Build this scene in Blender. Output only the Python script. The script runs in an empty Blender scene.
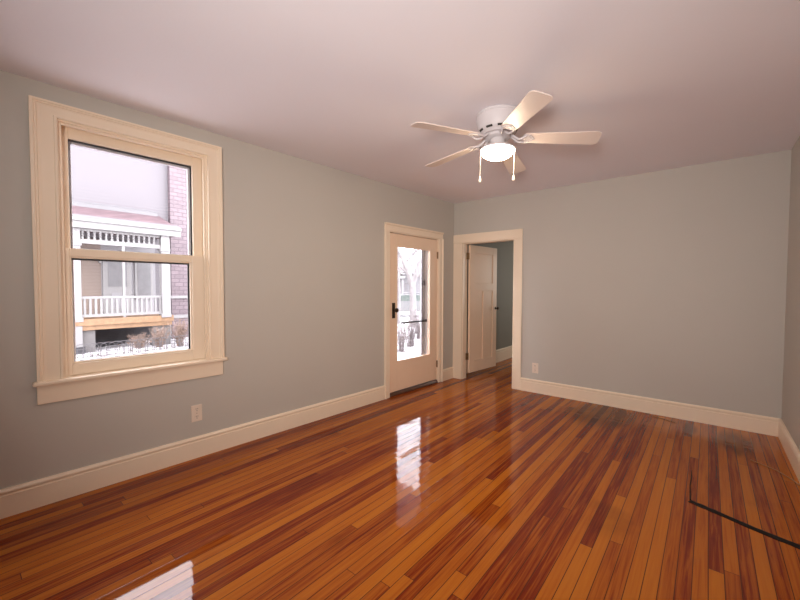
import bpy, bmesh, math, random
from mathutils import Vector, Matrix
random.seed(7)
S = bpy.context.scene
PI = math.pi

# ------------------------------------------------------------------ camera
F_PX = 374.75
cam_d = bpy.data.cameras.new('camera'); cam = bpy.data.objects.new('camera', cam_d)
S.collection.objects.link(cam); S.camera = cam
cam_d.sensor_width = 36.0; cam_d.lens = F_PX * 36.0 / 800.0; cam_d.clip_start = 0.02; cam_d.clip_end = 300
def aim_camera(yaw, pitch, roll, loc):
    s, c = math.sin(yaw), math.cos(yaw)
    r = Vector((c, -s, 0)); fw = Vector((s, c, 0)); up = Vector((0, 0, 1))
    s, c = math.sin(pitch), math.cos(pitch)
    f2 = c * fw + s * up; u2 = c * up - s * fw
    s, c = math.sin(roll), math.cos(roll)
    r3 = c * r + s * u2; u3 = c * u2 - s * r
    m = Matrix((r3, u3, -f2)).transposed().to_4x4(); m.translation = loc
    cam.matrix_world = m
aim_camera(-0.6887, -0.0339, 0.0030, Vector((2.9466, -4.8388, 1.3586)))

# ------------------------------------------------------------------ sky, lights, exposure
SKY = 10.5
w = bpy.data.worlds.new('overcast_sky'); S.world = w; w.use_nodes = True
bg = w.node_tree.nodes['Background']
bg.inputs['Color'].default_value = (0.97, 0.95, 1.0, 1); bg.inputs['Strength'].default_value = SKY
def area(name, loc, target, sx, sy, power, col):
    d = bpy.data.lights.new(name, 'AREA'); d.shape = 'RECTANGLE'; d.size = sx; d.size_y = sy
    d.energy = power; d.color = col
    o = bpy.data.objects.new(name, d); S.collection.objects.link(o); o.location = loc
    o.rotation_euler = (Vector(target) - Vector(loc)).to_track_quat('-Z', 'Y').to_euler()
    return o
rear = area('rear_area_light', (3.0, -5.7, 1.50), (1.10, -1.8, 2.08), 0.5, 0.5, 44, (1.0, 0.93, 0.89))  # unseen lamp behind the camera standing in for daylight; no window there
rear.data.spread = math.radians(108)
area('hall_fill_light', (1.8, 3.2, 1.5), (0.0, 2.2, 1.2), 0.8, 1.2, 24, (1.0, 0.93, 0.84))  # fill lamp added to brighten the hall and open door; no window there
S.view_settings.view_transform = 'Standard'; S.view_settings.look = 'None'
S.view_settings.gamma = 1.0; S.view_settings.use_curve_mapping = False
S.view_settings.exposure = 0.07
S.cycles.use_denoising = True
S.cycles.max_bounces = 10; S.cycles.diffuse_bounces = 6; S.cycles.glossy_bounces = 4
S.cycles.transparent_max_bounces = 24
S.cycles.caustics_reflective = False; S.cycles.caustics_refractive = False
S.cycles.sample_clamp_indirect = 6.0

# ------------------------------------------------------------------ materials
def new_mat(name):
    m = bpy.data.materials.new(name); m.use_nodes = True
    return m, m.node_tree.nodes, m.node_tree.links, m.node_tree.nodes['Principled BSDF']
def plain(name, col, rough=0.5, var=0.06, scale=6.0, bump=0.0, bscale=80.0, metal=0.0, spec=0.5, coat=0.0):
    m, N, L, b = new_mat(name)
    tc = N.new('ShaderNodeTexCoord'); nz = N.new('ShaderNodeTexNoise')
    nz.inputs['Scale'].default_value = scale; nz.inputs['Detail'].default_value = 3
    L.new(tc.outputs['Object'], nz.inputs['Vector'])
    r = N.new('ShaderNodeValToRGB')
    r.color_ramp.elements[0].position = 0.3; r.color_ramp.elements[1].position = 0.7
    r.color_ramp.elements[0].color = (*[c * (1 - var) for c in col], 1)
    r.color_ramp.elements[1].color = (*[min(1, c * (1 + var)) for c in col], 1)
    L.new(nz.outputs['Fac'], r.inputs['Fac']); L.new(r.outputs['Color'], b.inputs['Base Color'])
    b.inputs['Roughness'].default_value = rough; b.inputs['Metallic'].default_value = metal
    b.inputs['Specular IOR Level'].default_value = spec; b.inputs['Coat Weight'].default_value = coat
    if bump > 0:
        n2 = N.new('ShaderNodeTexNoise'); n2.inputs['Scale'].default_value = bscale
        bp = N.new('ShaderNodeBump'); bp.inputs['Strength'].default_value = bump; bp.inputs['Distance'].default_value = 0.002
        L.new(tc.outputs['Object'], n2.inputs['Vector']); L.new(n2.outputs['Fac'], bp.inputs['Height'])
        L.new(bp.outputs['Normal'], b.inputs['Normal'])
    return m
def math_node(N, L, op, a, b=None, c=None):
    n = N.new('ShaderNodeMath'); n.operation = op
    for i, v in enumerate((a, b, c)):
        if v is None: continue
        if isinstance(v, (int, float)): n.inputs[i].default_value = v
        else: L.new(v, n.inputs[i])
    return n.outputs[0]

def floor_material():
    m, N, L, b = new_mat('varnished_pine_boards')
    tc = N.new('ShaderNodeTexCoord'); sp = N.new('ShaderNodeSeparateXYZ'); L.new(tc.outputs['Object'], sp.inputs[0])
    M = lambda op, a, bb=None, c=None: math_node(N, L, op, a, bb, c)
    def white(sock, add):
        wn = N.new('ShaderNodeTexWhiteNoise'); wn.noise_dimensions = '1D'; L.new(M('ADD', sock, add), wn.inputs['W']); return wn.outputs['Value']
    WD = 0.0585
    xs = M('DIVIDE', M('ADD', sp.outputs['X'], 20.013), WD)
    col = M('FLOOR', xs); fx = M('FRACT', xs)
    r1 = white(col, 0.37); r2 = white(col, 71.3)
    ln = M('MULTIPLY_ADD', r1, 2.2, 1.7)
    ys = M('DIVIDE', M('ADD', M('ADD', sp.outputs['Y'], 30.0), M('MULTIPLY', r2, 3.0)), ln)
    row = M('FLOOR', ys); fy = M('FRACT', ys)
    wn = N.new('ShaderNodeTexWhiteNoise'); wn.noise_dimensions = '2D'
    cb = N.new('ShaderNodeCombineXYZ'); L.new(col, cb.inputs[0]); L.new(row, cb.inputs[1]); L.new(cb.outputs[0], wn.inputs['Vector'])
    rv = wn.outputs['Value']
    sc = N.new('ShaderNodeSeparateColor'); L.new(wn.outputs['Color'], sc.inputs[0])
    # grain, stretched along the board, shifted for each board
    gv = N.new('ShaderNodeCombineXYZ')
    L.new(M('MULTIPLY_ADD', sp.outputs['X'], 70.0, M('MULTIPLY', rv, 57.0)), gv.inputs[0])
    L.new(M('MULTIPLY_ADD', sp.outputs['Y'], 2.2, M('MULTIPLY', sc.outputs[1], 31.0)), gv.inputs[1])
    g = N.new('ShaderNodeTexNoise'); g.inputs['Scale'].default_value = 1.0; g.inputs['Detail'].default_value = 5; g.inputs['Roughness'].default_value = 0.6
    g.inputs['Distortion'].default_value = 0.6
    L.new(gv.outputs[0], g.inputs['Vector'])
    g2v = N.new('ShaderNodeCombineXYZ')
    L.new(M('MULTIPLY_ADD', sp.outputs['X'], 14.0, M('MULTIPLY', rv, 21.0)), g2v.inputs[0])
    L.new(M('MULTIPLY', sp.outputs['Y'], 1.1), g2v.inputs[1])
    g2 = N.new('ShaderNodeTexNoise'); g2.inputs['Scale'].default_value = 1.0; g2.inputs['Detail'].default_value = 3
    L.new(g2v.outputs[0], g2.inputs['Vector'])
    tone = M('ADD', M('SUBTRACT', M('MULTIPLY', rv, 0.62), 0.06), M('ADD', M('SUBTRACT', M('MULTIPLY', g.outputs['Fac'], 0.95), 0.19), M('MULTIPLY', M('SUBTRACT', g2.outputs['Fac'], 0.5), 0.30)))
    rp = N.new('ShaderNodeValToRGB'); e = rp.color_ramp.elements
    e[0].position = 0.12; e[0].color = (0.45, 0.142, 0.011, 1)
    e[1].position = 0.98; e[1].color = (0.105, 0.010, 0.002, 1)
    for pos, c in ((0.42, (0.40, 0.110, 0.009, 1)), (0.66, (0.29, 0.064, 0.006, 1)), (0.80, (0.18, 0.022, 0.003, 1))):
        k = e.new(pos); k.color = c
    L.new(tone, rp.inputs['Fac'])
    # seams
    ex = M('MINIMUM', fx, M('SUBTRACT', 1.0, fx)); ey = M('MULTIPLY', M('MINIMUM', fy, M('SUBTRACT', 1.0, fy)), ln)
    def smooth(sock, a, bb):
        mr = N.new('ShaderNodeMapRange'); mr.interpolation_type = 'SMOOTHSTEP'
        mr.inputs['From Min'].default_value = a; mr.inputs['From Max'].default_value = bb; L.new(sock, mr.inputs['Value']); return mr.outputs[0]
    seam = M('MULTIPLY', smooth(ex, 0.012, 0.050), smooth(ey, 0.0008, 0.0022))
    # worn dark stains
    st = N.new('ShaderNodeTexNoise'); st.inputs['Scale'].default_value = 1.5; st.inputs['Detail'].default_value = 4
    L.new(tc.outputs['Object'], st.inputs['Vector'])
    stain = smooth(st.outputs['Fac'], 0.60, 0.74)
    mx = N.new('ShaderNodeMix'); mx.data_type = 'RGBA'; mx.blend_type = 'MULTIPLY'
    L.new(M('MULTIPLY', stain, 0.5), mx.inputs[0]); L.new(rp.outputs['Color'], mx.inputs[6]); mx.inputs[7].default_value = (0.45, 0.38, 0.34, 1)
    # two old dark water stains near the back wall
    for (sx, sy, rx, ry) in ((2.08, -.35, .34, .55), (2.84, -.30, .07, .22), (3.16, -.45, .16, .35)):
        dx = M('DIVIDE', M('SUBTRACT', sp.outputs['X'], sx), rx); dy = M('DIVIDE', M('SUBTRACT', sp.outputs['Y'], sy), ry)
        d2 = M('ADD', M('ADD', M('MULTIPLY', dx, dx), M('MULTIPLY', dy, dy)), M('MULTIPLY', M('SUBTRACT', g2.outputs['Fac'], 0.5), 1.6))
        blot = smooth(d2, 1.2, 0.1)
        mb = N.new('ShaderNodeMix'); mb.data_type = 'RGBA'; mb.blend_type = 'MULTIPLY'
        L.new(M('MULTIPLY', blot, 0.75), mb.inputs[0]); L.new(mx.outputs[2], mb.inputs[6]); mb.inputs[7].default_value = (0.30, 0.26, 0.26, 1)
        mx = mb
    m2 = N.new('ShaderNodeMix'); m2.data_type = 'RGBA'
    L.new(seam, m2.inputs[0]); m2.inputs[6].default_value = (0.07, 0.018, 0.006, 1); L.new(mx.outputs[2], m2.inputs[7])
    L.new(m2.outputs[2], b.inputs['Base Color'])
    b.inputs['Roughness'].default_value = 0.38
    b.inputs['Specular IOR Level'].default_value = 0.0
    b.inputs['Coat Weight'].default_value = 0.75; b.inputs['Coat IOR'].default_value = 1.47
    b.inputs['Coat Roughness'].default_value = 0.035
    # each board lies at a slightly different tilt, cupped, with a gentle wave along it
    wv = N.new('ShaderNodeTexNoise'); wv.inputs['Scale'].default_value = 9.0; wv.inputs['Detail'].default_value = 1
    L.new(tc.outputs['Object'], wv.inputs['Vector'])
    u = M('SUBTRACT', fx, 0.5)
    h = M('ADD', M('MULTIPLY', M('MULTIPLY', u, u), 0.5), M('MULTIPLY', M('MULTIPLY', u, M('SUBTRACT', rv, 0.5)), 0.55))
    h = M('ADD', h, M('MULTIPLY', wv.outputs['Fac'], 0.55))
    h = M('ADD', h, M('MULTIPLY', seam, 0.07))
    h = M('ADD', h, M('MULTIPLY', g.outputs['Fac'], 0.03))
    bp = N.new('ShaderNodeBump'); bp.inputs['Strength'].default_value = 1.0; bp.inputs['Distance'].default_value = 0.0011
    L.new(h, bp.inputs['Height'])
    L.new(bp.outputs['Normal'], b.inputs['Coat Normal']); L.new(bp.outputs['Normal'], b.inputs['Normal'])
    return m

def banded(name, col, line, pitch, axis=2, frac=0.12, rough=0.6, stagger=None, var=0.06):
    """horizontal siding / shingle courses: dark thin lines every `pitch` along z, optional staggered uprights"""
    m, N, L, b = new_mat(name)
    M = lambda op, a, bb=None, c=None: math_node(N, L, op, a, bb, c)
    tc = N.new('ShaderNodeTexCoord'); sp = N.new('ShaderNodeSeparateXYZ'); L.new(tc.outputs['Object'], sp.inputs[0])
    zs = M('DIVIDE', M('ADD', sp.outputs[axis], 50.0), pitch); fz = M('FRACT', zs)
    lines = M('LESS_THAN', fz, frac)
    if stagger:
        ro = M('FLOOR', zs)
        yy = M('ADD', M('DIVIDE', M('ADD', M('ADD', sp.outputs['Y'], sp.outputs['X']), 50.0), stagger), M('MULTIPLY', ro, 0.5))
        lines = M('MAXIMUM', lines, M('LESS_THAN', M('FRACT', yy), 0.08))
        wn = N.new('ShaderNodeTexWhiteNoise'); wn.noise_dimensions = '2D'
        cb = N.new('ShaderNodeCombineXYZ'); L.new(ro, cb.inputs[0]); L.new(M('FLOOR', yy), cb.inputs[1]); L.new(cb.outputs[0], wn.inputs['Vector'])
        rv = wn.outputs['Value']
    else:
        nz = N.new('ShaderNodeTexNoise'); nz.inputs['Scale'].default_value = 3.0; L.new(tc.outputs['Object'], nz.inputs['Vector']); rv = nz.outputs['Fac']
    rp = N.new('ShaderNodeValToRGB')
    rp.color_ramp.elements[0].color = (*[c * (1 - var) for c in col], 1); rp.color_ramp.elements[1].color = (*[c * (1 + var) for c in col], 1)
    L.new(rv, rp.inputs['Fac'])
    mx = N.new('ShaderNodeMix'); mx.data_type = 'RGBA'; L.new(lines, mx.inputs[0]); L.new(rp.outputs['Color'], mx.inputs[6]); mx.inputs[7].default_value = (*line, 1)
    L.new(mx.outputs[2], b.inputs['Base Color']); b.inputs['Roughness'].default_value = rough
    return m

def glass_material():
    m, N, L, b = new_mat('clear_window_glass')
    N.remove(b); out = N['Material Output']
    t = N.new('ShaderNodeBsdfTransparent'); t.inputs['Color'].default_value = (0.96, 0.965, 0.97, 1)
    g = N.new('ShaderNodeBsdfGlossy'); g.inputs['Roughness'].default_value = 0.01
    fr = N.new('ShaderNodeFresnel'); ge = N.new('ShaderNodeNewGeometry'); L.new(math_node(N, L, 'MULTIPLY_ADD', ge.outputs['Backfacing'], 1 / 1.35 - 1.35, 1.35), fr.inputs['IOR'])
    nz = N.new('ShaderNodeTexNoise'); nz.inputs['Scale'].default_value = 2.0
    bp = N.new('ShaderNodeBump'); bp.inputs['Strength'].default_value = 0.02; L.new(nz.outputs['Fac'], bp.inputs['Height']); L.new(bp.outputs['Normal'], g.inputs['Normal'])
    mix = N.new('ShaderNodeMixShader'); L.new(fr.outputs[0], mix.inputs[0]); L.new(t.outputs[0], mix.inputs[1]); L.new(g.outputs[0], mix.inputs[2])
    L.new(mix.outputs[0], out.inputs['Surface'])
    return m
def glow(name, col, strength):
    m, N, L, b = new_mat(name)
    b.inputs['Base Color'].default_value = (0.9, 0.88, 0.82, 1); b.inputs['Roughness'].default_value = 0.4
    lw = N.new('ShaderNodeTexNoise'); lw.inputs['Scale'].default_value = 4
    rp = N.new('ShaderNodeValToRGB'); rp.color_ramp.elements[0].color = (*[c * .96 for c in col], 1); rp.color_ramp.elements[1].color = (*col, 1)
    L.new(lw.outputs['Fac'], rp.inputs['Fac']); L.new(rp.outputs['Color'], b.inputs['Emission Color'])
    b.inputs['Emission Strength'].default_value = strength
    return m

WALLC = (0.510, 0.480, 0.430)
MAT = dict(
    wall=plain('blue_grey_wall_paint', WALLC, 0.55, 0.015, 1.5, 0.06, 220, spec=0.3),
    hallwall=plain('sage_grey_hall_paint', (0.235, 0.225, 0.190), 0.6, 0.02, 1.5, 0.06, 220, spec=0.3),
    ceiling=plain('ceiling_white_paint', (0.83, 0.805, 0.845), 0.8, 0.015, 0.8, 0.15, 60, spec=0.2),
    trim=plain('cream_trim_paint', (0.85, 0.715, 0.555), 0.32, 0.015, 3, 0.04, 40),
    door=plain('cream_door_paint', (0.84, 0.63, 0.46), 0.35, 0.02, 3, 0.04, 40),
    floor=floor_material(),
    glass=glass_material(),
    shadow_line=plain('black_shadow_line', (0.02, 0.02, 0.022), 0.5),  # shadow line at the sash edges, put in as black colour
    storm=plain('grey_aluminium', (0.50, 0.48, 0.50), 0.45, metal=0.1),
    stormw=plain('white_storm_trim', (0.20, 0.18, 0.18), 0.5),
    bronze=plain('dark_bronze', (0.055, 0.032, 0.018), 0.35, 0.3, 30, metal=0.7),
    hinge=plain('aged_brass_hinge', (0.26, 0.17, 0.09), 0.4, 0.2, 40, metal=0.7),
    dark=plain('black_metal', (0.015, 0.013, 0.014), 0.4),
    oak=plain('dark_oak_threshold', (0.085, 0.032, 0.014), 0.3, 0.3, 20),
    plastic=plain('ivory_plastic', (0.76, 0.65, 0.54), 0.35, 0.01),
    slot=plain('dark_slot', (0.03, 0.025, 0.02), 0.6),
    fanw=plain('white_fan_enamel', (0.60, 0.565, 0.57), 0.5, 0.01),
    blade=plain('white_fan_blade', (0.72, 0.62, 0.56), 0.4, 0.02),
    bowl=glow('lit_frosted_glass', (1.0, 0.79, 0.56), 88.0),
    chain=plain('white_brass_chain', (0.80, 0.72, 0.62), 0.3),
    strip=plain('black_rubber_strip', (0.014, 0.010, 0.008), 0.7, 0.45, 60, spec=0.2),
    cord=plain('tan_cord', (0.30, 0.15, 0.05), 0.5),
    # outdoors, on an overcast snowy day
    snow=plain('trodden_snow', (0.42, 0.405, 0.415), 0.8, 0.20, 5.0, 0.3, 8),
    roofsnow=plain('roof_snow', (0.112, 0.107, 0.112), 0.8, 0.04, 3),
    leaf=plain('brown_fallen_leaf', (0.055, 0.038, 0.034), 0.8, 0.3, 9),
    siding=banded('pale_lilac_siding', (0.124, 0.113, 0.122), (0.092, 0.083, 0.092), 0.11, rough=0.7, var=0.03),
    shingle=banded('pink_brick_courses', (0.122, 0.090, 0.101), (0.060, 0.040, 0.048), 0.145, frac=0.16, stagger=0.30, var=0.14),
    roofshingle=banded('pink_roof_shingles', (0.108, 0.066, 0.074), (0.076, 0.048, 0.054), 0.10, frac=0.2, stagger=0.24, var=0.2),
    porchwall=banded('tan_porch_siding', (0.166, 0.125, 0.105), (0.129, 0.097, 0.083), 0.11, var=0.05),
    white=plain('white_porch_paint', (0.188, 0.180, 0.180), 0.5, 0.03),
    greypaint=plain('grey_porch_door', (0.196, 0.187, 0.196), 0.5, 0.04),
    darkpane=plain('dim_porch_pane', (0.12, 0.115, 0.12), 0.3, 0.1),
    deck=plain('new_orange_lumber', (0.197, 0.113, 0.060), 0.6, 0.15, 8),
    concrete=plain('pale_foundation', (0.108, 0.099, 0.097), 0.8, 0.12, 6),
    shade_and_plinth=plain('deck_shade_and_plinth', (0.035, 0.032, 0.036), 0.9, 0.3, 4),  # shade under the deck put into the colour; the plinth itself is dark
    twig=plain('tan_bare_twigs', (0.190, 0.128, 0.100), 0.8, 0.25, 5),
    pinktwig=plain('grey_pink_twigs', (0.16, 0.13, 0.13), 0.8, 0.25, 5),
    bark=plain('pale_grey_bark', (0.205, 0.185, 0.183), 0.8, 0.2, 6),
    wire=plain('dark_wire', (0.075, 0.068, 0.072), 0.5),
    farwall=banded('far_pale_siding', (0.172, 0.163, 0.168), (0.133, 0.125, 0.131), 0.25, var=0.05),
    fardark=plain('far_dull_pane', (0.10, 0.095, 0.10), 0.4, 0.1),
    car=plain('snow_dusted_car_paint', (0.16, 0.157, 0.157), 0.4, 0.05, 3),
    carglass=plain('greenish_car_glass', (0.105, 0.125, 0.115), 0.15, 0.05),
    tyre=plain('black_tyre', (0.03, 0.03, 0.03), 0.7),
    outjamb=plain('pale_pink_white_paint', (0.86, 0.80, 0.78), 0.5, 0.02),
    ext=plain('pink_exterior_paint', (0.23, 0.185, 0.175), 0.6, 0.03),
)

# ------------------------------------------------------------------ mesh helpers
def BM(): return bmesh.new()
def box(bm, x0, x1, y0, y1, z0, z1):
    v = [bm.verts.new((x, y, z)) for x in (x0, x1) for y in (y0, y1) for z in (z0, z1)]
    for q in ((0, 1, 3, 2), (4, 6, 7, 5), (0, 4, 5, 1), (2, 3, 7, 6), (0, 2, 6, 4), (1, 5, 7, 3)):
        bm.faces.new([v[i] for i in q])
    return bm
def frame(bm, x0, x1, z0, z1, wl, wr, wb, wt, y0, y1):
    """rectangular frame in the x-z plane, four bars with butted corners"""
    box(bm, x0, x0 + wl, y0, y1, z0, z1); box(bm, x1 - wr, x1, y0, y1, z0, z1)
    box(bm, x0 + wl, x1 - wr, y0, y1, z0, z0 + wb); box(bm, x0 + wl, x1 - wr, y0, y1, z1 - wt, z1)
    return bm
def prism(bm, poly, axis, a, b):
    """polygon (2D) extruded along axis 0/1/2 from a to b"""
    def P(p, t):
        q = [0, 0, 0]; o = [i for i in range(3) if i != axis]
        q[o[0]], q[o[1]] = p; q[axis] = t; return q
    A = [bm.verts.new(P(p, a)) for p in poly]; B = [bm.verts.new(P(p, b)) for p in poly]
    n = len(poly)
    bm.faces.new(A); bm.faces.new(B[::-1])
    for i in range(n): bm.faces.new([A[i], B[i], B[(i + 1) % n], A[(i + 1) % n]])
    return bm
def lathe(bm, prof, n=40, c=(0, 0), axis='z', cap=True):
    rings = []
    for r, h in prof:
        ring = []
        for k in range(n):
            a = 2 * PI * k / n; u, v = r * math.cos(a), r * math.sin(a)
            p = (c[0] + u, c[1] + v, h) if axis == 'z' else ((c[0] + u, h, c[1] + v) if axis == 'y' else (h, c[0] + u, c[1] + v))
            ring.append(bm.verts.new(p))
        rings.append(ring)
    for A, B in zip(rings, rings[1:]):
        for k in range(n): bm.faces.new([A[k], A[(k + 1) % n], B[(k + 1) % n], B[k]])
    if cap:
        bm.faces.new(rings[0][::-1]); bm.faces.new(rings[-1])
    return bm
def tube(bm, pts, r, n=8):
    pts = [Vector(p) for p in pts]; rs = r if isinstance(r, (list, tuple)) else [r] * len(pts)
    rings = []; ref = None
    for i, p in enumerate(pts):
        t = (pts[min(i + 1, len(pts) - 1)] - pts[max(i - 1, 0)]).normalized()
        if ref is None: ref = t.orthogonal().normalized()
        ref = (ref - t * ref.dot(t)).normalized(); bn = t.cross(ref)
        rings.append([bm.verts.new(p + rs[i] * (math.cos(2 * PI * k / n) * ref + math.sin(2 * PI * k / n) * bn)) for k in range(n)])
    for A, B in zip(rings, rings[1:]):
        for k in range(n): bm.faces.new([A[k], A[(k + 1) % n], B[(k + 1) % n], B[k]])
    bm.faces.new(rings[0][::-1]); bm.faces.new(rings[-1])
    return bm
def obj(name, bm, mat, parent=None, bevel=0.0, smooth=False, loc=None, rotz=0.0):
    bmesh.ops.recalc_face_normals(bm, faces=bm.faces)
    me = bpy.data.meshes.new(name); bm.to_mesh(me); bm.free()
    me.materials.append(MAT[mat])
    o = bpy.data.objects.new(name, me); S.collection.objects.link(o)
    if parent: o.parent = parent
    if loc: o.location = loc
    o.rotation_euler.z = rotz
    if smooth:
        for p in me.polygons: p.use_smooth = True
        try: me.set_sharp_from_angle(angle=math.radians(40))
        except Exception: pass
    if bevel:
        md = o.modifiers.new('bevel', 'BEVEL'); md.width = bevel; md.segments = 2; md.limit_method = 'ANGLE'
    return o
def empty(name, loc=(0, 0, 0), rotz=0.0):
    o = bpy.data.objects.new(name, None); S.collection.objects.link(o); o.location = loc; o.rotation_euler.z = rotz
    o.empty_display_size = 0.1
    return o
def tag(o, label, cat, group=None, kind=None):
    o['label'] = label; o['category'] = cat
    if group: o['group'] = group
    if kind: o['kind'] = kind
    return o
def structure(o, label=None, cat=None):
    o['kind'] = 'structure'
    if label: o['label'] = label
    if cat: o['category'] = cat
    return o

# ------------------------------------------------------------------ room shell
H = 2.6; W = 3.489; TH = 0.20
SK = 0.0489                                            # the window wall stands 2.8 degrees off square
LROT = math.atan2(-1.0, -SK)                           # its frame: x = along the wall from the corner, y = into the room
Y0 = -9.2                                              # wall behind the camera
RX = W

b = BM(); box(b, -0.9, 3.9, Y0 - 0.2, 5.2, -0.12, 0.0)
floor = structure(obj('floor', b, 'floor'), 'glossy orange pine floorboards running towards the back wall', 'floor')
b = BM(); box(b, -0.9, 3.9, Y0 - 0.2, 5.2, H, H + 0.12)
structure(obj('ceiling', b, 'ceiling'), 'plain off-white ceiling carrying the fan', 'ceiling')

# window wall (local x along it, y into the room)
WX0, WX1, WZ0, WZ1 = 3.486, 4.380, 0.762, 2.403        # window opening
DX0, DX1, DZ1 = 0.372, 1.398, 2.045                    # front door opening
b = BM()
box(b, -0.02, DX0, -TH, 0, 0, H); box(b, DX0, DX1, -TH, 0, DZ1, H)
box(b, DX1, WX0, -TH, 0, 0, H); box(b, WX0, WX1, -TH, 0, 0, WZ0); box(b, WX0, WX1, -TH, 0, WZ1, H)
box(b, WX1, 9.5, -TH, 0, 0, H)
structure(obj('wall_left', b, 'wall', rotz=LROT), 'blue-grey wall with the sash window and the glazed door', 'wall')
# back wall with hall doorway
BX0, BX1, BZ1 = 0.150, 0.935, 2.008
b = BM()
box(b, 0.0, BX0, 0, 0.12, 0, H); box(b, BX0, BX1, 0, 0.12, BZ1, H); box(b, BX1, W + 0.2, 0, 0.12, 0, H)
structure(obj('wall_back', b, 'wall'), 'blue-grey back wall with the open hall doorway', 'wall')
b = BM(); box(b, W, W + 0.2, Y0, 0.0, 0, H)
structure(obj('wall_right', b, 'wall'), 'blue-grey wall at the right edge', 'wall')
b = BM(); box(b, -0.8, W + 0.2, Y0 - 0.2, Y0, 0, H)
structure(obj('wall_rear', b, 'wall'), 'blue-grey wall behind the viewer', 'wall')
# the hall beyond
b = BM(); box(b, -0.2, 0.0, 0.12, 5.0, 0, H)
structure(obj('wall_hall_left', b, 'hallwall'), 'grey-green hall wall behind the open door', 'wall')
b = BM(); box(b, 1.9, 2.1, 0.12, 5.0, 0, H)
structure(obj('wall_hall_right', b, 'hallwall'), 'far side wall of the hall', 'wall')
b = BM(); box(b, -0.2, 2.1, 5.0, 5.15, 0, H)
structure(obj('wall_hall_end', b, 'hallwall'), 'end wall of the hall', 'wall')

# baseboards: profile (out from wall, height)
BASE = [(0, 0), (0.019, 0), (0.019, 0.128), (0.013, 0.133), (0.013, 0.140), (0.022, 0.146), (0.022, 0.155), (0.012, 0.168), (0, 0.168)]
b = BM()
for a, c in ((0.0, 0.300), (1.466, 9.35)):
    prism(b, BASE, 0, a, c)
structure(obj('baseboard_left', b, 'trim', rotz=LROT), 'cream baseboard below the window wall', 'baseboard')
b = BM(); prism(b, [(-y, z) for y, z in BASE], 0, 1.050, W)
structure(obj('baseboard_back', b, 'trim'), 'cream baseboard along the back wall', 'baseboard')
b = BM(); prism(b, [(W - y, z) for y, z in BASE], 1, Y0, -0.0)
structure(obj('baseboard_right', b, 'trim'), 'cream baseboard along the right wall', 'baseboard')
b = BM(); prism(b, [(y, z * 1.36) for y, z in BASE], 1, 0.12, 5.0)
structure(obj('baseboard_hall', b, 'trim'), 'cream baseboard in the hall beyond the doorway', 'baseboard')

# ------------------------------------------------------------------ window_1
win = structure(empty('window_1', (0, 0, 0), LROT), 'tall cream double-hung sash window looking onto a white porch', 'window')
# moulded casing, mitred at the two upper corners: back band, step, flat, inner bead (u = share of the width, v = projection)
CAS = [(0, 0), (0, .034), (.13, .034), (.17, .027), (.24, .027), (.27, .020), (.38, .017), (.86, .017), (.90, .022), (1, .022), (1, 0)]
def ring(b, x, dx, z, dz): return [b.verts.new((x + dx * u, v, z + dz * u)) for u, v in CAS]
def bridge(b, A, B):
    n = len(A)
    for i in range(n): b.faces.new([A[i], A[(i + 1) % n], B[(i + 1) % n], B[i]])
    b.faces.new(A[::-1]); b.faces.new(B)
for nm, r1, r2 in (('side_casing', (4.500, -.124, .775, 0), (4.500, -.124, 2.490, -.088)),
                   ('head_casing', (4.500, -.124, 2.490, -.088), (3.383, .105, 2.490, -.088)),
                   ('side_casing', (3.383, .105, 2.490, -.088), (3.383, .105, .775, 0))):
    b = BM(); bridge(b, ring(b, *r1), ring(b, *r2)); obj(nm, b, 'trim', win)
b = BM(); box(b, 3.362, 4.520, -0.075, 0.052, 0.749, 0.775); obj('stool', b, 'trim', win, 0.008)
b = BM(); box(b, 3.388, 4.500, 0, 0.018, 0.632, 0.749); obj('apron', b, 'trim', win, 0.003)
# jamb liner
b = BM(); frame(b, WX0, WX1, WZ0, WZ1, .012, .012, .012, .012, -TH, 0.0); obj('jamb', b, 'trim', win)
b = BM(); frame(b, WX0 + .012, WX1 - .012, WZ0 + .012, WZ1 - .012, .014, .014, .002, .014, -0.032, -0.012); obj('stop_bead', b, 'trim', win, 0.003)
# lower sash (nearer the room)
s = BM(); frame(s, 3.499, 4.367, .776, 1.605, .098, .040, .075, .052, -0.078, -0.036); ls = obj('lower_sash', s, 'trim', win, 0.003)
b = BM(); frame(b, 3.597, 4.327, .851, 1.553, .024, .012, .014, .022, -0.070, -0.062); obj('shadow_line', b, 'shadow_line', ls)  # black strip painted as the shadow line round the lower glass
b = BM(); frame(b, 3.597, 4.327, .851, 1.553, .013, .010, .012, .010, -0.062, -0.046); obj('glazing_bead', b, 'trim', ls, 0.003)
b = BM(); box(b, 3.597, 4.327, -.059, -.056, .851, 1.553); obj('pane', b, 'glass', ls)
# upper sash (further out)
s = BM(); frame(s, 3.499, 4.367, 1.560, 2.392, .070, .052, .046, .070, -0.124, -0.082); us = obj('upper_sash', s, 'trim', win, 0.003)
b = BM(); frame(b, 3.569, 4.315, 1.606, 2.322, .011, .005, .006, .012, -0.112, -0.106); obj('shadow_line', b, 'shadow_line', us)  # same painted shadow line for the upper glass
b = BM(); box(b, 3.569, 4.315, -.105, -.102, 1.606, 2.322); obj('pane', b, 'glass', us)
b = BM(); frame(b, 3.498, 4.368, .774, 2.391, .082, .073, .040, .083, -0.178, -0.150); box(b, 3.55, 4.328, -.178, -.150, 1.555, 1.590)
obj('storm_frame', b, 'storm', win, 0.003)
b = BM(); frame(b, WX0 - .10, WX1 + .10, WZ0 - .10, WZ1 + .10, .10, .10, .10, .10, -TH - .03, -TH); obj('exterior_casing', b, 'ext', win, 0.003)

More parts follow.
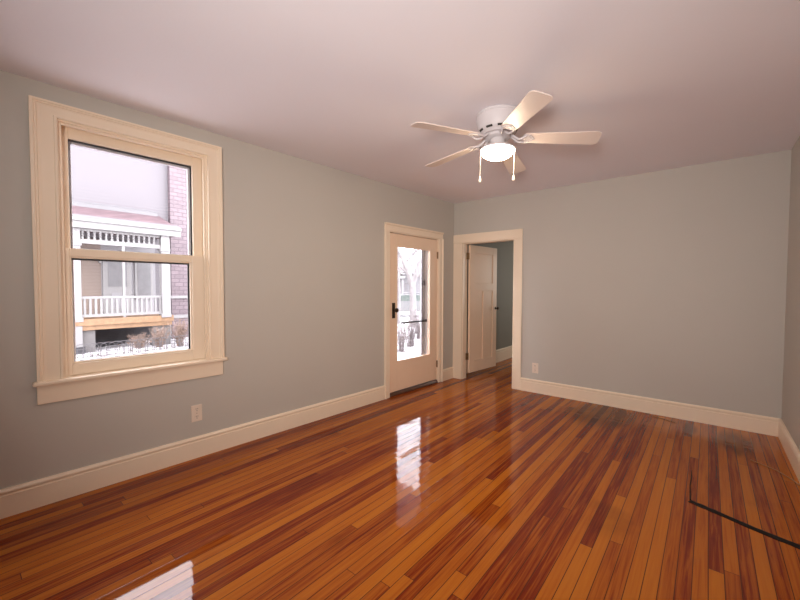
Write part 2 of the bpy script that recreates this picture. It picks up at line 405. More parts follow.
# ------------------------------------------------------------------ door_1 : glazed front door in the same wall
d1 = structure(empty('door_1', (0, 0, 0), LROT), 'cream front door with one tall glass light and dark knob plate', 'door')
def flat_casing(x_out, x_in):
    s = 1 if x_in > x_out else -1; wd = abs(x_in - x_out)
    return [(x_out + s * u, v) for u, v in ((0, 0), (0, .032), (.016, .032), (.022, .020), (wd - .014, .018), (wd - .010, .014), (wd, .014), (wd, 0))]
b = BM(); prism(b, flat_casing(1.474, 1.386), 2, 0, 2.045); obj('side_casing', b, 'trim', d1, 0.002)
b = BM(); prism(b, flat_casing(0.296, 0.384), 2, 0, 2.045); obj('side_casing', b, 'trim', d1, 0.002)
b = BM(); prism(b, [(0, 2.045), (.016, 2.045), (.018, 2.11), (.032, 2.118), (.032, 2.137), (0, 2.137)], 0, 0.296, 1.474); obj('head_casing', b, 'trim', d1, 0.002)
b = BM(); box(b, DX0, DX0 + .014, -TH, 0, 0, DZ1); box(b, DX1 - .014, DX1, -TH, 0, 0, DZ1); box(b, DX0 + .014, DX1 - .014, -TH, 0, DZ1 - .012, DZ1)
box(b, DX0 + .014, DX0 + .03, -.085, -.066, 0, DZ1 - .012); box(b, DX1 - .03, DX1 - .014, -.085, -.066, 0, DZ1 - .012)
obj('jamb', b, 'trim', d1)
b = BM(); frame(b, .390, 1.380, .045, 2.026, .165, .150, .375, .155, -0.058, -0.014); slab = obj('slab', b, 'door', d1, 0.003)
b = BM(); frame(b, .549, 1.236, .414, 1.877, .012, .012, .012, .012, -0.050, -0.010); obj('glazing_bead', b, 'door', slab, 0.004)
b = BM(); box(b, .556, 1.229, -.036, -.032, .421, 1.870); obj('pane', b, 'glass', slab)
b = BM(); box(b, 1.268, 1.322, -.014, -.009, .972, 1.165); pl = obj('knob_plate', b, 'bronze', slab, 0.002)
b = BM(); lathe(b, [(.012, -.010), (.010, .012), (.012, .022), (.026, .030), (.030, .042), (.024, .052), (.004, .056)], 20, (1.293, 1.075), 'y'); obj('knob', b, 'bronze', pl, smooth=True)
b = BM(); lathe(b, [(.008, -.010), (.008, -.005), (.002, -.005)], 12, (1.295, 1.01), 'y'); obj('keyhole', b, 'dark', pl)
for z in (.22, 1.765):
    b = BM(); lathe(b, [(.009, z), (.009, z + .095)], 12, (.392, -.006)); box(b, .380, .404, -.014, -.006, z, z + .095); obj('hinge', b, 'hinge', d1)
b = BM(); prism(b, [(-.20, 0), (.004, 0), (.004, .012), (-.012, .036), (-.20, .036)], 0, DX0 + .014, DX1 - .014); obj('threshold', b, 'oak', d1)
# thick outer jamb and storm door outside
b = BM(); box(b, DX0 + .014, .550, -.19, -.062, .036, DZ1 - .012); box(b, 1.232, DX1 - .014, -.19, -.062, .036, DZ1 - .012); obj('outer_jamb', b, 'outjamb', d1, 0.002)
b = BM(); frame(b, .552, 1.230, .045, 2.02, .070, .040, .10, .11, -0.130, -0.104); sd = obj('storm_door', b, 'storm', d1, 0.004)
b = BM(); box(b, .622, 1.190, -.118, -.115, .145, 1.91); obj('pane', b, 'glass', sd)
b = BM(); frame(b, .616, 1.196, .139, 1.916, .008, .008, .008, .008, -0.104, -0.100); obj('glazing_bead', b, 'dark', sd)
b = BM(); tube(b, [(.56, -.082, .893), (1.06, -.088, .893)], .011, 12); tube(b, [(.558, -.082, .893), (.64, -.083, .893)], .015, 12); box(b, .550, .57, -.096, -.070, .878, .910); obj('closer', b, 'dark', sd, smooth=True)
b = BM(); box(b, .570, .612, -.104, -.084, 1.385, 1.455); obj('latch', b, 'stormw', sd, 0.004)

# ------------------------------------------------------------------ door_2 : three-panel hall door, standing open
d2 = structure(empty('door_2', (0, 0, 0)), 'cream three-panel door standing open into the dark hall', 'door')
b = BM(); box(b, .004, .150, -.020, 0, 0, BZ1 - .0); obj('side_casing', b, 'trim', d2, 0.004)
b = BM(); box(b, .935, 1.050, -.020, 0, 0, BZ1); obj('side_casing', b, 'trim', d2, 0.004)
b = BM(); box(b, .004, 1.050, -.022, 0, BZ1, 2.132); obj('head_casing', b, 'trim', d2, 0.004)
b = BM(); box(b, BX0, BX0 + .012, 0, .12, 0, BZ1); box(b, BX1 - .012, BX1, 0, .12, 0, BZ1); box(b, BX0 + .012, BX1 - .012, 0, .12, BZ1 - .012, BZ1)
obj('jamb', b, 'trim', d2, 0.002)
hx, hy = 0.206, 0.132
ang = math.radians(83.5)
b = BM()                                               # local x along the slab, y thickness (0 = face towards the room)
Wd, Z0, Z1, t = 0.735, 0.078, 1.990, 0.036
st, rail = .115, .115
box(b, 0, st, 0, t, Z0, Z1); box(b, Wd - st, Wd, 0, t, Z0, Z1)
box(b, st, Wd - st, 0, t, Z1 - rail, Z1); box(b, st, Wd - st, 0, t, Z0, .245); box(b, st, Wd - st, 0, t, 1.305, 1.42)
box(b, .345, .410, 0, t, .245, 1.305)
for x0, x1, z0, z1 in ((st, Wd - st, 1.42, Z1 - rail), (st, .345, .245, 1.305), (.410, Wd - st, .245, 1.305)):
    box(b, x0, x1, .012, t - .012, z0, z1)
slab2 = obj('slab', b, 'door', d2, 0.003, loc=(hx, hy, 0), rotz=ang)
for s in (-1, 1):
    b = BM(); y = 0 if s < 0 else t
    lathe(b, [(.022, y), (.022, y + s * .005), (.008, y + s * .006), (.008, y + s * .026), (.022, y + s * .036), (.026, y + s * .046), (.018, y + s * .056), (.003, y + s * .058)], 18, (.700, 1.025), 'y')
    obj('knob', b, 'bronze', slab2, smooth=True)
for z in (.275, 1.775):
    b = BM(); lathe(b, [(.010, z), (.010, z + .10)], 12, (.170, .118)); box(b, .1625, .170, .090, .118, z, z + .10); box(b, .170, .190, .118, .1325, z, z + .10)
    obj('hinge', b, 'hinge', d2)

# ------------------------------------------------------------------ ceiling fan
FX, FY = 1.752, -2.283
fan = tag(empty('ceiling_fan', (FX, FY, H - .005)), 'white five-blade ceiling fan with a lit glass bowl and two pull chains', 'ceiling fan')
b = BM(); lathe(b, [(.150, 0), (.157, -.004), (.157, -.018), (.153, -.022), (.152, -.050), (.145, -.088), (.135, -.116), (.121, -.132), (.114, -.136), (.108, -.146), (.088, -.148)], 56)
housing = obj('motor_housing', b, 'fanw', fan, smooth=True)
for k in range(10):                                    # cooling slots round the lower cone
    b = BM()
    a0 = 2 * PI * k / 10 + .1
    for j in range(4):
        a = a0 + j * .09; a2 = a + .09
        v = []
        for aa, r, z in ((a, .1355, -.1175), (a2, .1355, -.1175), (a2, .1255, -.129), (a, .1255, -.129)):
            v.append(b.verts.new((r * math.cos(aa), r * math.sin(aa), z)))
        v2 = []
        for aa, r, z in ((a, .129, -.113), (a2, .129, -.113), (a2, .119, -.125), (a, .119, -.125)):
            v2.append(b.verts.new((r * math.cos(aa), r * math.sin(aa), z)))
        b.faces.new(v)
        for i in range(4): b.faces.new([v[i], v[(i + 1) % 4], v2[(i + 1) % 4], v2[i]])
    obj('cooling_slot', b, 'slot', housing)
b = BM(); lathe(b, [(.086, -.146), (.090, -.150), (.090, -.164), (.080, -.172), (.050, -.174)], 40); obj('flywheel', b, 'fanw', fan, smooth=True)
b = BM(); lathe(b, [(.050, -.172), (.052, -.178), (.050, -.212), (.056, -.222), (.066, -.228)], 32); obj('switch_housing', b, 'fanw', fan, smooth=True)
b = BM(); lathe(b, [(.060, -.222), (.088, -.228), (.114, -.238), (.121, -.246), (.121, -.256), (.112, -.258)], 48); obj('light_fitter', b, 'fanw', fan, smooth=True)
b = BM(); lathe(b, [(.118, -.255), (.119, -.262), (.114, -.268)] + [(.108 * math.cos(u) ** .85, -.268 - .044 * math.sin(u)) for u in [PI / 2 * i / 10 for i in range(1, 10)]] + [(.004, -.312)], 48, cap=False)
obj('glass_bowl', b, 'bowl', fan, smooth=True)
def blade_mesh():
    """blade along +x, pitched about its own axis; z = 0 is the blade plane"""
    b = BM(); r0, r1 = .190, .674; pts = []
    n = 14
    def half(u):                                       # half width along the blade
        return .052 + .020 * min(1, u / .5)
    out = []
    L = r1 - r0
    for i in range(n + 1):
        u = i / n * (L - .045); out.append((r0 + u, half(u)))
    for i in range(1, 7):                              # rounded tip corners
        a = PI / 2 * i / 6; hw = half(L)
        out.append((r1 - .045 + .045 * math.sin(a), hw - .030 + .030 * math.cos(a)))
    root = [(r0 - .004, .030), (r0 - .001, .044)]
    up = root + out; poly = up + [(x, -y) for x, y in reversed(up)]
    p = math.radians(12)
    th = .0055
    def T(x, y, z): return (x, y * math.cos(p) + z * math.sin(p), -y * math.sin(p) + z * math.cos(p) - .062 * x)
    A = [b.verts.new(T(x, y, th / 2)) for x, y in poly]; B = [b.verts.new(T(x, y, -th / 2)) for x, y in poly]
    b.faces.new(A); b.faces.new(B[::-1]); n = len(poly)
    for i in range(n): b.faces.new([A[i], B[i], B[(i + 1) % n], A[(i + 1) % n]])
    return b
def iron_mesh():
    """curved bracket from flywheel down to the blade root, with a three-lobed foot under the blade"""
    b = BM(); p = math.radians(12)
    for s in (-1, 1):
        tube(b, [(.070, s * .012, .010), (.098, s * .016, .006), (.122, s * .020, -.012), (.145, s * .026, -.028), (.170, s * .036, -.025), (.195, s * .040, -.020 - s * .007)],
             [.009, .009, .0085, .008, .0075, .006], 10)
    def T(x, y, z): return (x, y * math.cos(p) + z * math.sin(p), -y * math.sin(p) + z * math.cos(p) - .062 * x)
    poly = [(.173, -.042), (.190, -.046), (.225, -.036), (.242, -.014), (.250, 0), (.242, .014), (.225, .036), (.190, .046), (.173, .042), (.181, .020), (.181, -.020)]
    A = [b.verts.new(T(x, y, -.003)) for x, y in poly]; B = [b.verts.new(T(x, y, -.008)) for x, y in poly]
    b.faces.new(A); b.faces.new(B[::-1]); n = len(poly)
    for i in range(n): b.faces.new([A[i], B[i], B[(i + 1) % n], A[(i + 1) % n]])
    for x, y in ((.210, -.028), (.210, .028), (.236, 0)):
        q = T(x, y, -.009); lathe(b, [(.005, q[2] + .002), (.005, q[2] - .002), (.002, q[2] - .003)], 8, (q[0], q[1]))
    return b
bl0 = obj('blade', blade_mesh(), 'blade', fan, smooth=False); bl0.location = (0, 0, -.164)
ir0 = obj('blade_iron', iron_mesh(), 'fanw', fan, smooth=True); ir0.location = (0, 0, -.164)
for k in range(5):
    A = math.radians(27.6 - 72 * k)
    for o in (bl0, ir0):
        if k == 0: o.rotation_euler.z = A
        else:
            c = o.copy(); S.collection.objects.link(c); c.parent = fan; c.rotation_euler.z = A
vr = Vector((math.cos(-.6887), -math.sin(-.6887), 0))      # across the view: the chains hang at the two sides of the bowl
for s, ln in ((-1, .200), (1, .180)):
    p = vr * (s * .121)
    b = BM(); n = int(ln / .006)
    tube(b, [(p.x, p.y, -.250), (p.x, p.y, -.250 - ln)], .0016, 6)
    for i in range(n):
        z = -.253 - i * .006
        bmesh.ops.create_icosphere(b, subdivisions=1, radius=.0026, matrix=Matrix.Translation((p.x, p.y, z)))
    ch = obj('pull_chain', b, 'chain', fan, smooth=True)
    z = -.250 - ln
    b = BM(); lathe(b, [(.002, z + .004), (.005, z - .004), (.010, z - .022), (.011, z - .028), (.007, z - .036), (.001, z - .038)], 14, (p.x, p.y)); obj('fob', b, 'chain', ch, smooth=True)

fan.rotation_euler.x = -0.036                             # hangs from an old ceiling that is not quite level

# ------------------------------------------------------------------ outlets and things on the floor
def outlet(name, loc, rotz, label):
    r = tag(empty(name, loc, rotz), label, 'outlet', 'wall outlets')
    b = BM(); box(b, -.040, .040, 0, .006, -.066, .066); obj('cover_plate', b, 'plastic', r, 0.003)
    for z in (-.030, .030):
        b = BM(); lathe(b, [(.017, .005), (.017, .009), (.003, .009)], 20, (0, z), 'y'); so = obj('socket', b, 'plastic', r)
        b = BM()
        for x in (-.006, .006): box(b, x - .0015, x + .0015, .0085, .0096, z + .001, z + .011)
        lathe(b, [(.003, .0085), (.003, .0096), (.001, .0096)], 10, (0, z - .008), 'y'); obj('slot', b, 'slot', so)
    b = BM(); lathe(b, [(.003, .005), (.003, .0075), (.001, .0075)], 10, (0, 0), 'y'); obj('screw', b, 'hinge', r)
    return r
tp = Matrix.Rotation(LROT, 3, 'Z') @ Vector((3.593, 0, .354))
outlet('wall_outlet', tp, LROT, 'ivory duplex outlet low on the wall below the sash window')
outlet('wall_outlet', (1.236, 0, .318), PI, 'ivory duplex outlet low on the back wall beside the hall doorway')

def ribbon(pts, th=.004):
    """flat strip lying on the floor; pts = (x, y, half-width)"""
    b = BM(); up = []; n = len(pts); left = []; right = []
    for i, (x, y, hw) in enumerate(pts):
        x0, y0, _ = pts[max(i - 1, 0)]; x1, y1, _ = pts[min(i + 1, n - 1)]
        d = Vector((x1 - x0, y1 - y0)).normalized(); q = Vector((-d.y, d.x)) * hw
        left.append((x + q.x, y + q.y)); right.append((x - q.x, y - q.y))
    prism(b, left + right[::-1], 2, 0.0, th)
    return b
pts = []
for i in range(22):
    u = i / 21; x = 2.885 + u * .604; y = -1.85 - .215 * u ** .9 + .004 * math.sin(9 * u)
    pts.append((x, y, .014 + .008 * u + (.012 * random.random() if i < 5 else .003 * random.random())))
ds = tag(obj('dark_strip', ribbon(pts), 'strip'), 'ragged dark strip lying across the floorboards by the right wall', 'strip')
b = BM(); tube(b, [(2.888, -1.83, .003), (2.880, -1.62, .003), (2.884, -1.45, .003), (2.878, -1.33, .003)], [.004, .003, .003, .002], 6); obj('loose_thread', b, 'strip', ds, smooth=True)
b = BM(); tube(b, [(3.235, -.825, .004), (3.30, -.875, .004), (3.37, -.935, .004), (3.44, -1.06, .004), (3.462, -1.13, .004)], .004, 8)
tag(obj('thin_cord', b, 'cord', smooth=True), 'thin tan cord on the floorboards running to the right baseboard', 'cord')
b = BM(); tube(b, [(2.52, -.10, .003), (2.60, -.13, .003), (2.72, -.19, .003)], .003, 8)
tag(obj('thin_cord', b, 'cord', smooth=True), 'short thin tan sliver on the floorboards in front of the back baseboard', 'cord')

# ------------------------------------------------------------------ outdoors
GZ = -0.55
b = BM()                                               # snowy ground around the house
nx, ny = 70, 80
vs = {}
for i in range(nx + 1):
    for j in range(ny + 1):
        x = -60 + i * 59.0 / nx; y = -25 + j * 95 / ny
        z = GZ + .05 * math.sin(x * 1.3 + y * .7) * math.sin(y * 1.1) + .03 * math.sin(3.1 * x) * math.cos(2.7 * y)
        vs[i, j] = b.verts.new((x, y, z))
for i in range(nx):
    for j in range(ny): b.faces.new([vs[i, j], vs[i + 1, j], vs[i + 1, j + 1], vs[i, j + 1]])
structure(obj('ground', b, 'snow', smooth=True), 'snow-covered yard and street outside', 'ground')
b = BM(); box(b, -1.0, 4.0, Y0 - .3, 5.3, GZ - .1, -.12)
structure(obj('foundation', b, 'concrete'), 'foundation under the room', 'foundation')
b = BM(); prism(b, [(-1.75, 2.50), (-.205, 2.50), (-.205, 3.0), (-1.75, 2.66)], 0, -.7, 1.9)
structure(obj('porch_roof', b, 'outjamb', rotz=LROT), 'roof of the small porch over the front door', 'porch roof')
b = BM(); box(b, -.3, 2.1, -1.7, -.205, -.16, -.06)
structure(obj('porch_floor', b, 'snow', rotz=LROT), 'snowy porch floor outside the front door', 'porch floor')

# --- neighbour house seen through the window (porch front at x = -10.8)
hs = tag(empty('neighbour_house', (-12.6, -1.4, GZ)), 'pale lilac sided house with a white railed front porch', 'house')
o0 = Vector((-12.6, -1.4, GZ))
def hp(name, bm, mat, parent=hs, **k):
    o = obj(name, bm, mat, None, **k); o.parent = parent
    m = Vector((0, 0, 0))
    p = parent
    for v in o.data.vertices: v.co -= o0
    if parent is not hs:
        pass
    return o
PX = -10.8
b = BM(); box(b, -18.0, -12.6, -9.0, 1.2, GZ - .3, 7.2); hp('siding_wall', b, 'siding')
b = BM(); box(b, -18.0, -12.4, 0.50, 8.0, GZ - .3, 7.2); hp('brick_wing', b, 'shingle')
b = BM(); box(b, -12.4, -12.33, .45, 8.0, .92, 1.02); box(b, -12.4, -12.36, .45, 8.0, .18, .30); hp('water_table', b, 'white')
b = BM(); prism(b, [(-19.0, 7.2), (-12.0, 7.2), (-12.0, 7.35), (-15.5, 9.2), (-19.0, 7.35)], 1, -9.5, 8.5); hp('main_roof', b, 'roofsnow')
b = BM(); box(b, -12.6, -12.52, -4.2, -1.55, .35, 2.9); hp('porch_back_wall', b, 'porchwall')
b = BM(); box(b, -12.6, -12.52, -1.55, 0.02, .35, 2.9); hp('porch_back_panel', b, 'greypaint')
# porch roof
b = BM(); prism(b, [(-12.6, 3.95), (-12.6, 3.10), (-10.62, 3.02), (-10.62, 3.24)], 1, -6.0, 0.16); pr = hp('porch_roof', b, 'roofshingle')
b = BM()
ys = [-6.0 + i * .1 for i in range(61)]
prism(b, [(-10.55, 3.245), (-10.55, 3.285), (-10.85, 3.395), (-11.05, 3.42), (-10.85, 3.33)], 1, -6.0, .18)
prism(b, [(-12.55, 3.95), (-12.55, 4.05), (-12.45, 4.0), (-12.38, 3.86)], 1, -6.0, .10)
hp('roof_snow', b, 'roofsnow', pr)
b = BM(); box(b, -10.66, -10.60, -6.0, .18, 3.00, 3.26); hp('eave_board', b, 'white')
b = BM(); box(b, -10.62, -10.54, -6.0, .18, 3.19, 3.27); hp('gutter', b, 'white')
# frieze with spindles
b = BM(); box(b, -10.86, -10.76, -6.0, -.10, 2.93, 3.05); box(b, -10.86, -10.76, -6.0, -.10, 2.58, 2.70); fr = hp('frieze', b, 'white')
b = BM(); yv = -2.32
sp0 = None
k = 0
while yv < -.42:
    b = BM(); lathe(b, [(.030, 2.70), (.036, 2.74), (.022, 2.78), (.038, 2.815), (.022, 2.85), (.036, 2.89), (.030, 2.93)], 10, (-10.81, yv)); hp('spindle', b, 'white', fr, smooth=True)
    yv += .137; k += 1
# posts
def post(name, y, wd, z0, z1):
    b = BM(); box(b, PX - wd / 2, PX + wd / 2, y - wd / 2, y + wd / 2, z0, z1)
    box(b, PX - wd * .65, PX + wd * .65, y - wd * .65, y + wd * .65, z0 if z0 > 0 else .35, .47); box(b, PX - wd * .65, PX + wd * .65, y - wd * .65, y + wd * .65, 2.5, 2.58)
    return hp(name, b, 'white', bevel=.006)
post('porch_post', -2.47, .17, -.40, 3.02)
post('porch_post', -.26, .22, .36, 3.02)
b = BM(); box(b, PX - .03, PX + .03, -1.40, -1.335, .36, 2.6); hp('screen_post', b, 'white')
b = BM(); box(b, -11.0, -10.65, -2.60, -2.34, GZ - .1, -.36); hp('post_plinth', b, 'shade_and_plinth')
# railing
b = BM(); box(b, PX - .04, PX + .04, -2.39, -.37, 1.00, 1.07); box(b, PX - .035, PX + .035, -2.39, -.37, .47, .55); rl = hp('railing', b, 'white', bevel=.004)
yv = -2.31
while yv < -.40:
    b = BM(); box(b, PX - .025, PX + .025, yv - .027, yv + .027, .55, 1.0); hp('baluster', b, 'white', rl)
    yv += .127
# deck and what is under it
b = BM(); box(b, -12.6, -10.70, -6.0, -.04, .34, .42); hp('deck_floor', b, 'deck')
b = BM(); box(b, -10.76, -10.70, -6.0, -.04, .235, .34); box(b, -10.80, -10.74, -6.0, -.08, .10, .232); hp('deck_skirt', b, 'deck')
b = BM(); box(b, -11.1, -10.82, -4.0, -2.08, GZ - .1, .12); hp('pier', b, 'concrete')
b = BM(); box(b, -11.1, -10.82, -.62, -.10, GZ - .1, .12); hp('pier', b, 'concrete')
b = BM(); box(b, -12.6, -12.3, -4.5, .02, GZ - .1, .34); hp('crawlspace_shade', b, 'shade_and_plinth')  # dark block standing for the shade beneath the deck
# door and window at the back of the porch
b = BM(); box(b, -12.52, -12.46, -1.52, -.72, .42, 2.45); hd = hp('house_door', b, 'white', bevel=.01)
b = BM(); box(b, -12.46, -12.45, -1.38, -.86, 1.35, 2.2); hp('pane', b, 'darkpane', hd)
b = BM(); box(b, -12.46, -12.445, -1.30, -.94, .6, 1.15); hp('panel', b, 'greypaint', hd)
b = BM(); box(b, -12.52, -12.46, -.62, -.08, .9, 2.5); hw = hp('house_window', b, 'white', bevel=.01)
b = BM(); box(b, -12.46, -12.45, -.55, -.15, 1.0, 2.4); hp('pane', b, 'darkpane', hw)
b = BM(); box(b, -12.52, -12.40, -1.62, -1.55, 2.12, 2.28); hp('porch_lamp', b, 'white', bevel=.01)
b = BM(); tube(b, [(-11.36, .06, 3.0), (-11.36, .06, -.4)], .05, 10); hp('downspout', b, 'white')

# --- bare shrubs by the neighbour's porch
def shrub(name, loc, n, hgt, spread, mat, label, group, rad=.006, seed=0):
    rr = random.Random(seed); b = BM()
    for i in range(n):
        a = rr.uniform(0, 2 * PI); lean = rr.uniform(.05, spread); hh = hgt * rr.uniform(.55, 1.0)
        base = Vector((rr.uniform(-.08, .08), rr.uniform(-.08, .08), -.06))
        mid = base + Vector((math.cos(a) * lean * .45, math.sin(a) * lean * .45, hh * .55)); tip = base + Vector((math.cos(a) * lean, math.sin(a) * lean, hh))
        tube(b, [base, mid, tip], [rad, rad * .8, rad * .4], 5)
        for q in range(4):
            s = mid.lerp(tip, rr.uniform(-.4, .9)); a2 = rr.uniform(0, 2 * PI); l2 = rr.uniform(.08, .2) * hgt
            tube(b, [s, s + Vector((math.cos(a2) * l2, math.sin(a2) * l2, l2 * rr.uniform(-.2, .9)))], [rad * .7, rad * .4], 4)
        if rr.random() < .8:                           # a few withered leaves still on
            for q in range(3):
                s = mid.lerp(tip, rr.uniform(0, 1)); sz = rr.uniform(.02, .045) * max(1, hgt)
                v = [b.verts.new(s + Vector((rr.uniform(-sz, sz), rr.uniform(-sz, sz), rr.uniform(-sz, sz)))) for _ in range(3)]
                b.faces.new(v)
    o = obj(name, b, mat); o.location = loc
    return tag(o, label, 'shrub', group)
shrub('bare_shrub', (-10.2, -1.15, GZ), 60, .58, .34, 'twig', 'low tan twiggy shrub under the orange porch boards', 'shrubs by the neighbour porch', seed=1)
shrub('bare_shrub', (-10.2, -.62, GZ), 70, .78, .34, 'twig', 'tan twiggy shrub at the right end of the orange porch boards', 'shrubs by the neighbour porch', seed=2)
shrub('bare_shrub', (-10.2, -.05, GZ), 70, .98, .34, 'twig', 'tallest tan twiggy shrub before the pink brick wing', 'shrubs by the neighbour porch', seed=3)
shrub('bare_shrub', (-10.1, .42, GZ), 60, .80, .30, 'twig', 'rightmost tan twiggy shrub through the sash window', 'shrubs by the neighbour porch', seed=4)

# --- low looped wire fence in the yard
fn = tag(empty('wire_fence', (-9.6, -1.2, GZ)), 'low dark looped wire garden fence in the snow', 'fence')
b = BM()
for i in range(24):
    y = -2.6 + i * .18 + 1.2
    arc = [(0, y + .16 * math.cos(a), .30 + .10 * math.sin(a)) for a in [PI - PI * q / 8 for q in range(9)]]
    tube(b, [(0, y - .16, -.05)] + arc + [(0, y + .16, -.05)], .008, 5)
obj('loop_wires', b, 'wire', fn)
b = BM()
for i in range(46): tube(b, [(0, -1.6 + i * .1, -.05), (0, -1.6 + i * .1, .27)], .005, 5)
for z in (.06, .17, .27): tube(b, [(0, -1.6, z), (0, 2.9, z)], .007, 5)
obj('rail_wires', b, 'wire', fn)

# --- fallen leaves on the snow (nobody could count them)
b = BM(); rr = random.Random(5)
for i in range(2600):
    if rr.random() < .55:
        d = rr.uniform(4.3, 22); a = rr.uniform(-.70, -.55); x = 2.95 + d * math.sin(a); y = -4.84 + d * math.cos(a)
        if x > -1.6: continue
    else:
        x = rr.uniform(-10.0, -5.0); y = rr.uniform(-3.4, 2.4)
    sz = rr.uniform(.03, .075); an = rr.uniform(0, 6.28); z = GZ + .085 + .02 * rr.random()
    v = [b.verts.new((x + sz * math.cos(an + q * 1.57) * (1 if q % 2 else .6), y + sz * math.sin(an + q * 1.57) * (1 if q % 2 else .6), z + rr.uniform(-.01, .01))) for q in range(4)]
    b.faces.new(v)
tag(obj('fallen_leaves', b, 'leaf'), 'brown fallen leaves scattered over the snow', 'leaves', kind='stuff')

# --- beyond the glazed door: shrubs, car, trees, house over the street
def ahead(px, dist):                                   # a spot `dist` metres from the viewer in the direction through the door
    a = -.6887 + math.atan((px - 400) / F_PX); return 2.95 + dist * math.sin(a), -4.84 + dist * math.cos(a)
x, y = ahead(401, 11.0); shrub('bare_shrub', (x, y, GZ), 34, .95, .36, 'pinktwig', 'grey-pink bare shrub left of the glass behind the door knob', 'shrubs along the street', .008, 11)
x, y = ahead(411, 12.0); shrub('bare_shrub', (x, y, GZ), 40, 1.05, .40, 'pinktwig', 'grey-pink bare shrub in the middle of the door glass', 'shrubs along the street', .008, 12)
x, y = ahead(419, 14.0); shrub('bare_shrub', (x, y, GZ), 40, 1.2, .42, 'pinktwig', 'grey-pink bare shrub at the right of the door glass', 'shrubs along the street', .008, 13)

def tree(loc, limbs, label):
    t = tag(empty('bare_tree', loc), label, 'tree', 'bare street trees')
    b = BM(); tube(b, limbs[0][0], limbs[0][1], 10); obj('trunk', b, 'bark', t, smooth=True)
    for pts, rad in limbs[1:]:
        b = BM(); tube(b, pts, rad, 8)
        rr = random.Random(len(pts) * 7 + int(pts[0][2] * 10))
        for q in range(9):
            i = rr.randrange(len(pts) - 1); s = Vector(pts[i]).lerp(Vector(pts[i + 1]), rr.random())
            d = Vector((rr.uniform(-1, 1), rr.uniform(-1, 1), rr.uniform(-.3, 1))).normalized() * rr.uniform(.4, 1.3)
            tube(b, [s, s + d * .5 + Vector((0, 0, .05)), s + d], [.025, .018, .008], 5)
        obj('limb', b, 'bark', t, smooth=True)
    return t
xr = Vector((math.cos(-.6887), -math.sin(-.6887), 0))     # roughly along the street
def R(u, z, v=0): return tuple(xr * u + Vector((-xr.y, xr.x, 0)) * v + Vector((0, 0, z)))
x, y = ahead(413, 18)
tree((x, y, GZ), [([R(0, -.1), R(.0, 1.2), R(-.05, 2.2), R(-.45, 3.2), R(-.95, 4.2), R(-1.6, 5.4)], [.20, .16, .14, .12, .09, .06]),
                  ([R(-.05, 2.0), R(.3, 3.0), R(.75, 3.9), R(1.3, 4.8)], [.14, .11, .09, .05]),
                  ([R(-.03, 1.9), R(-.3, 2.65), R(-.62, 2.9), R(-.85, 2.5), R(-.95, 1.7)], [.11, .09, .075, .06, .03]),
                  ([R(-.4, 3.1), R(.2, 3.7), R(.6, 3.8)], [.08, .06, .03])], 'bare grey tree with a leaning trunk seen through the door glass')
x, y = ahead(398.5, 20)
tree((x, y, GZ), [([R(0, -.1), R(.02, 1.5), R(-.02, 3), R(.05, 5)], [.10, .09, .08, .05]),
                  ([R(0, 2.6), R(.5, 3.4), R(.9, 3.7)], [.06, .05, .02]), ([R(0, 2.0), R(-.5, 3.0)], [.05, .02])], 'slim bare tree at the left edge of the door glass')

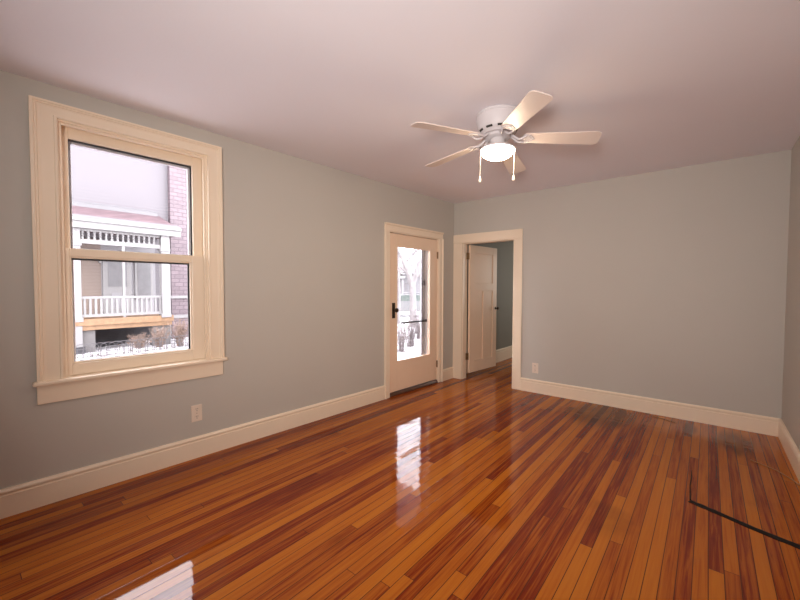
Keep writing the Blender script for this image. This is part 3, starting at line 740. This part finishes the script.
# parked car, snow on it
x, y = ahead(408, 25)
car = tag(empty('parked_car', (x, y, GZ), .6887 * 1.0), 'snow-dusted pale car parked across the street', 'car')
prof = [(-2.1, .35), (-2.15, .75), (-1.9, .95), (-1.0, 1.0), (-.45, 1.45), (.9, 1.47), (1.55, 1.02), (2.1, .92), (2.15, .55), (2.1, .35)]
b = BM(); prism(b, prof, 1, -.85, .85); obj('body', b, 'car', car, .05)
b = BM()
prism(b, [(-.88, 1.03), (-.42, 1.39), (.18, 1.41), (.18, 1.03)], 1, -.862, .862); prism(b, [(.26, 1.03), (.26, 1.41), (.86, 1.41), (1.32, 1.05)], 1, -.862, .862); obj('side_window', b, 'carglass', car)
b = BM(); prism(b, [(-1.02, 1.012), (-.47, 1.462), (-.50, 1.40), (-.98, 1.0)], 1, -.7, .7); obj('windscreen', b, 'carglass', car)
for wx in (-1.35, 1.35):
    for wy in (-.80, .80):
        b = BM(); lathe(b, [(.20, wy - .10), (.32, wy - .10), (.33, wy - .06), (.33, wy + .06), (.32, wy + .10), (.20, wy + .10)], 20, (wx, .33), 'y'); wl = obj('wheel', b, 'tyre', car, smooth=True)
        b = BM(); lathe(b, [(.19, wy - .105), (.19, wy + .105)], 14, (wx, .33), 'y'); obj('hubcap', b, 'storm', wl)
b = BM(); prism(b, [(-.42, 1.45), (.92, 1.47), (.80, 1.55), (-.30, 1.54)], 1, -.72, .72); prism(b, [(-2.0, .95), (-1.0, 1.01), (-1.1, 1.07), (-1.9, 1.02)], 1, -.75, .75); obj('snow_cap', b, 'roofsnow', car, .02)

# house over the street
x, y = ahead(404, 38)
fh = tag(empty('far_house', (x, y, GZ), .6887), 'pale house across the street behind the bare tree', 'house')
b = BM(); box(b, -7, 4, 0, 8, -.3, 3.2); obj('wall', b, 'farwall', fh)
b = BM(); prism(b, [(-.6, 3.2), (8.6, 3.2), (4, 4.9)], 0, -7.5, 4.5); obj('roof', b, 'roofsnow', fh)
b = BM(); box(b, -6.4, .1, -2.0, 0, .1, .45); box(b, -6.4, .1, -2.1, 0, 2.75, 3.0); obj('porch', b, 'white', fh)
for xx in (-6.2, -4.2, -2.2, -.15):
    b = BM(); box(b, xx - .09, xx + .09, -1.95, -1.77, .45, 2.75); obj('porch_post', b, 'white', fh)
for xx in (-5.4, -3.2, -1.0, 2.2):
    for zz in (1.0,):
        b = BM(); box(b, xx - .5, xx + .5, -.05, 0, zz, zz + (1.35 if zz < 2 else .95)); wn = obj('window', b, 'white', fh)
        b = BM(); box(b, xx - .4, xx + .4, -.07, -.05, zz + .1, zz + (1.25 if zz < 2 else .85)); obj('pane', b, 'fardark', wn)
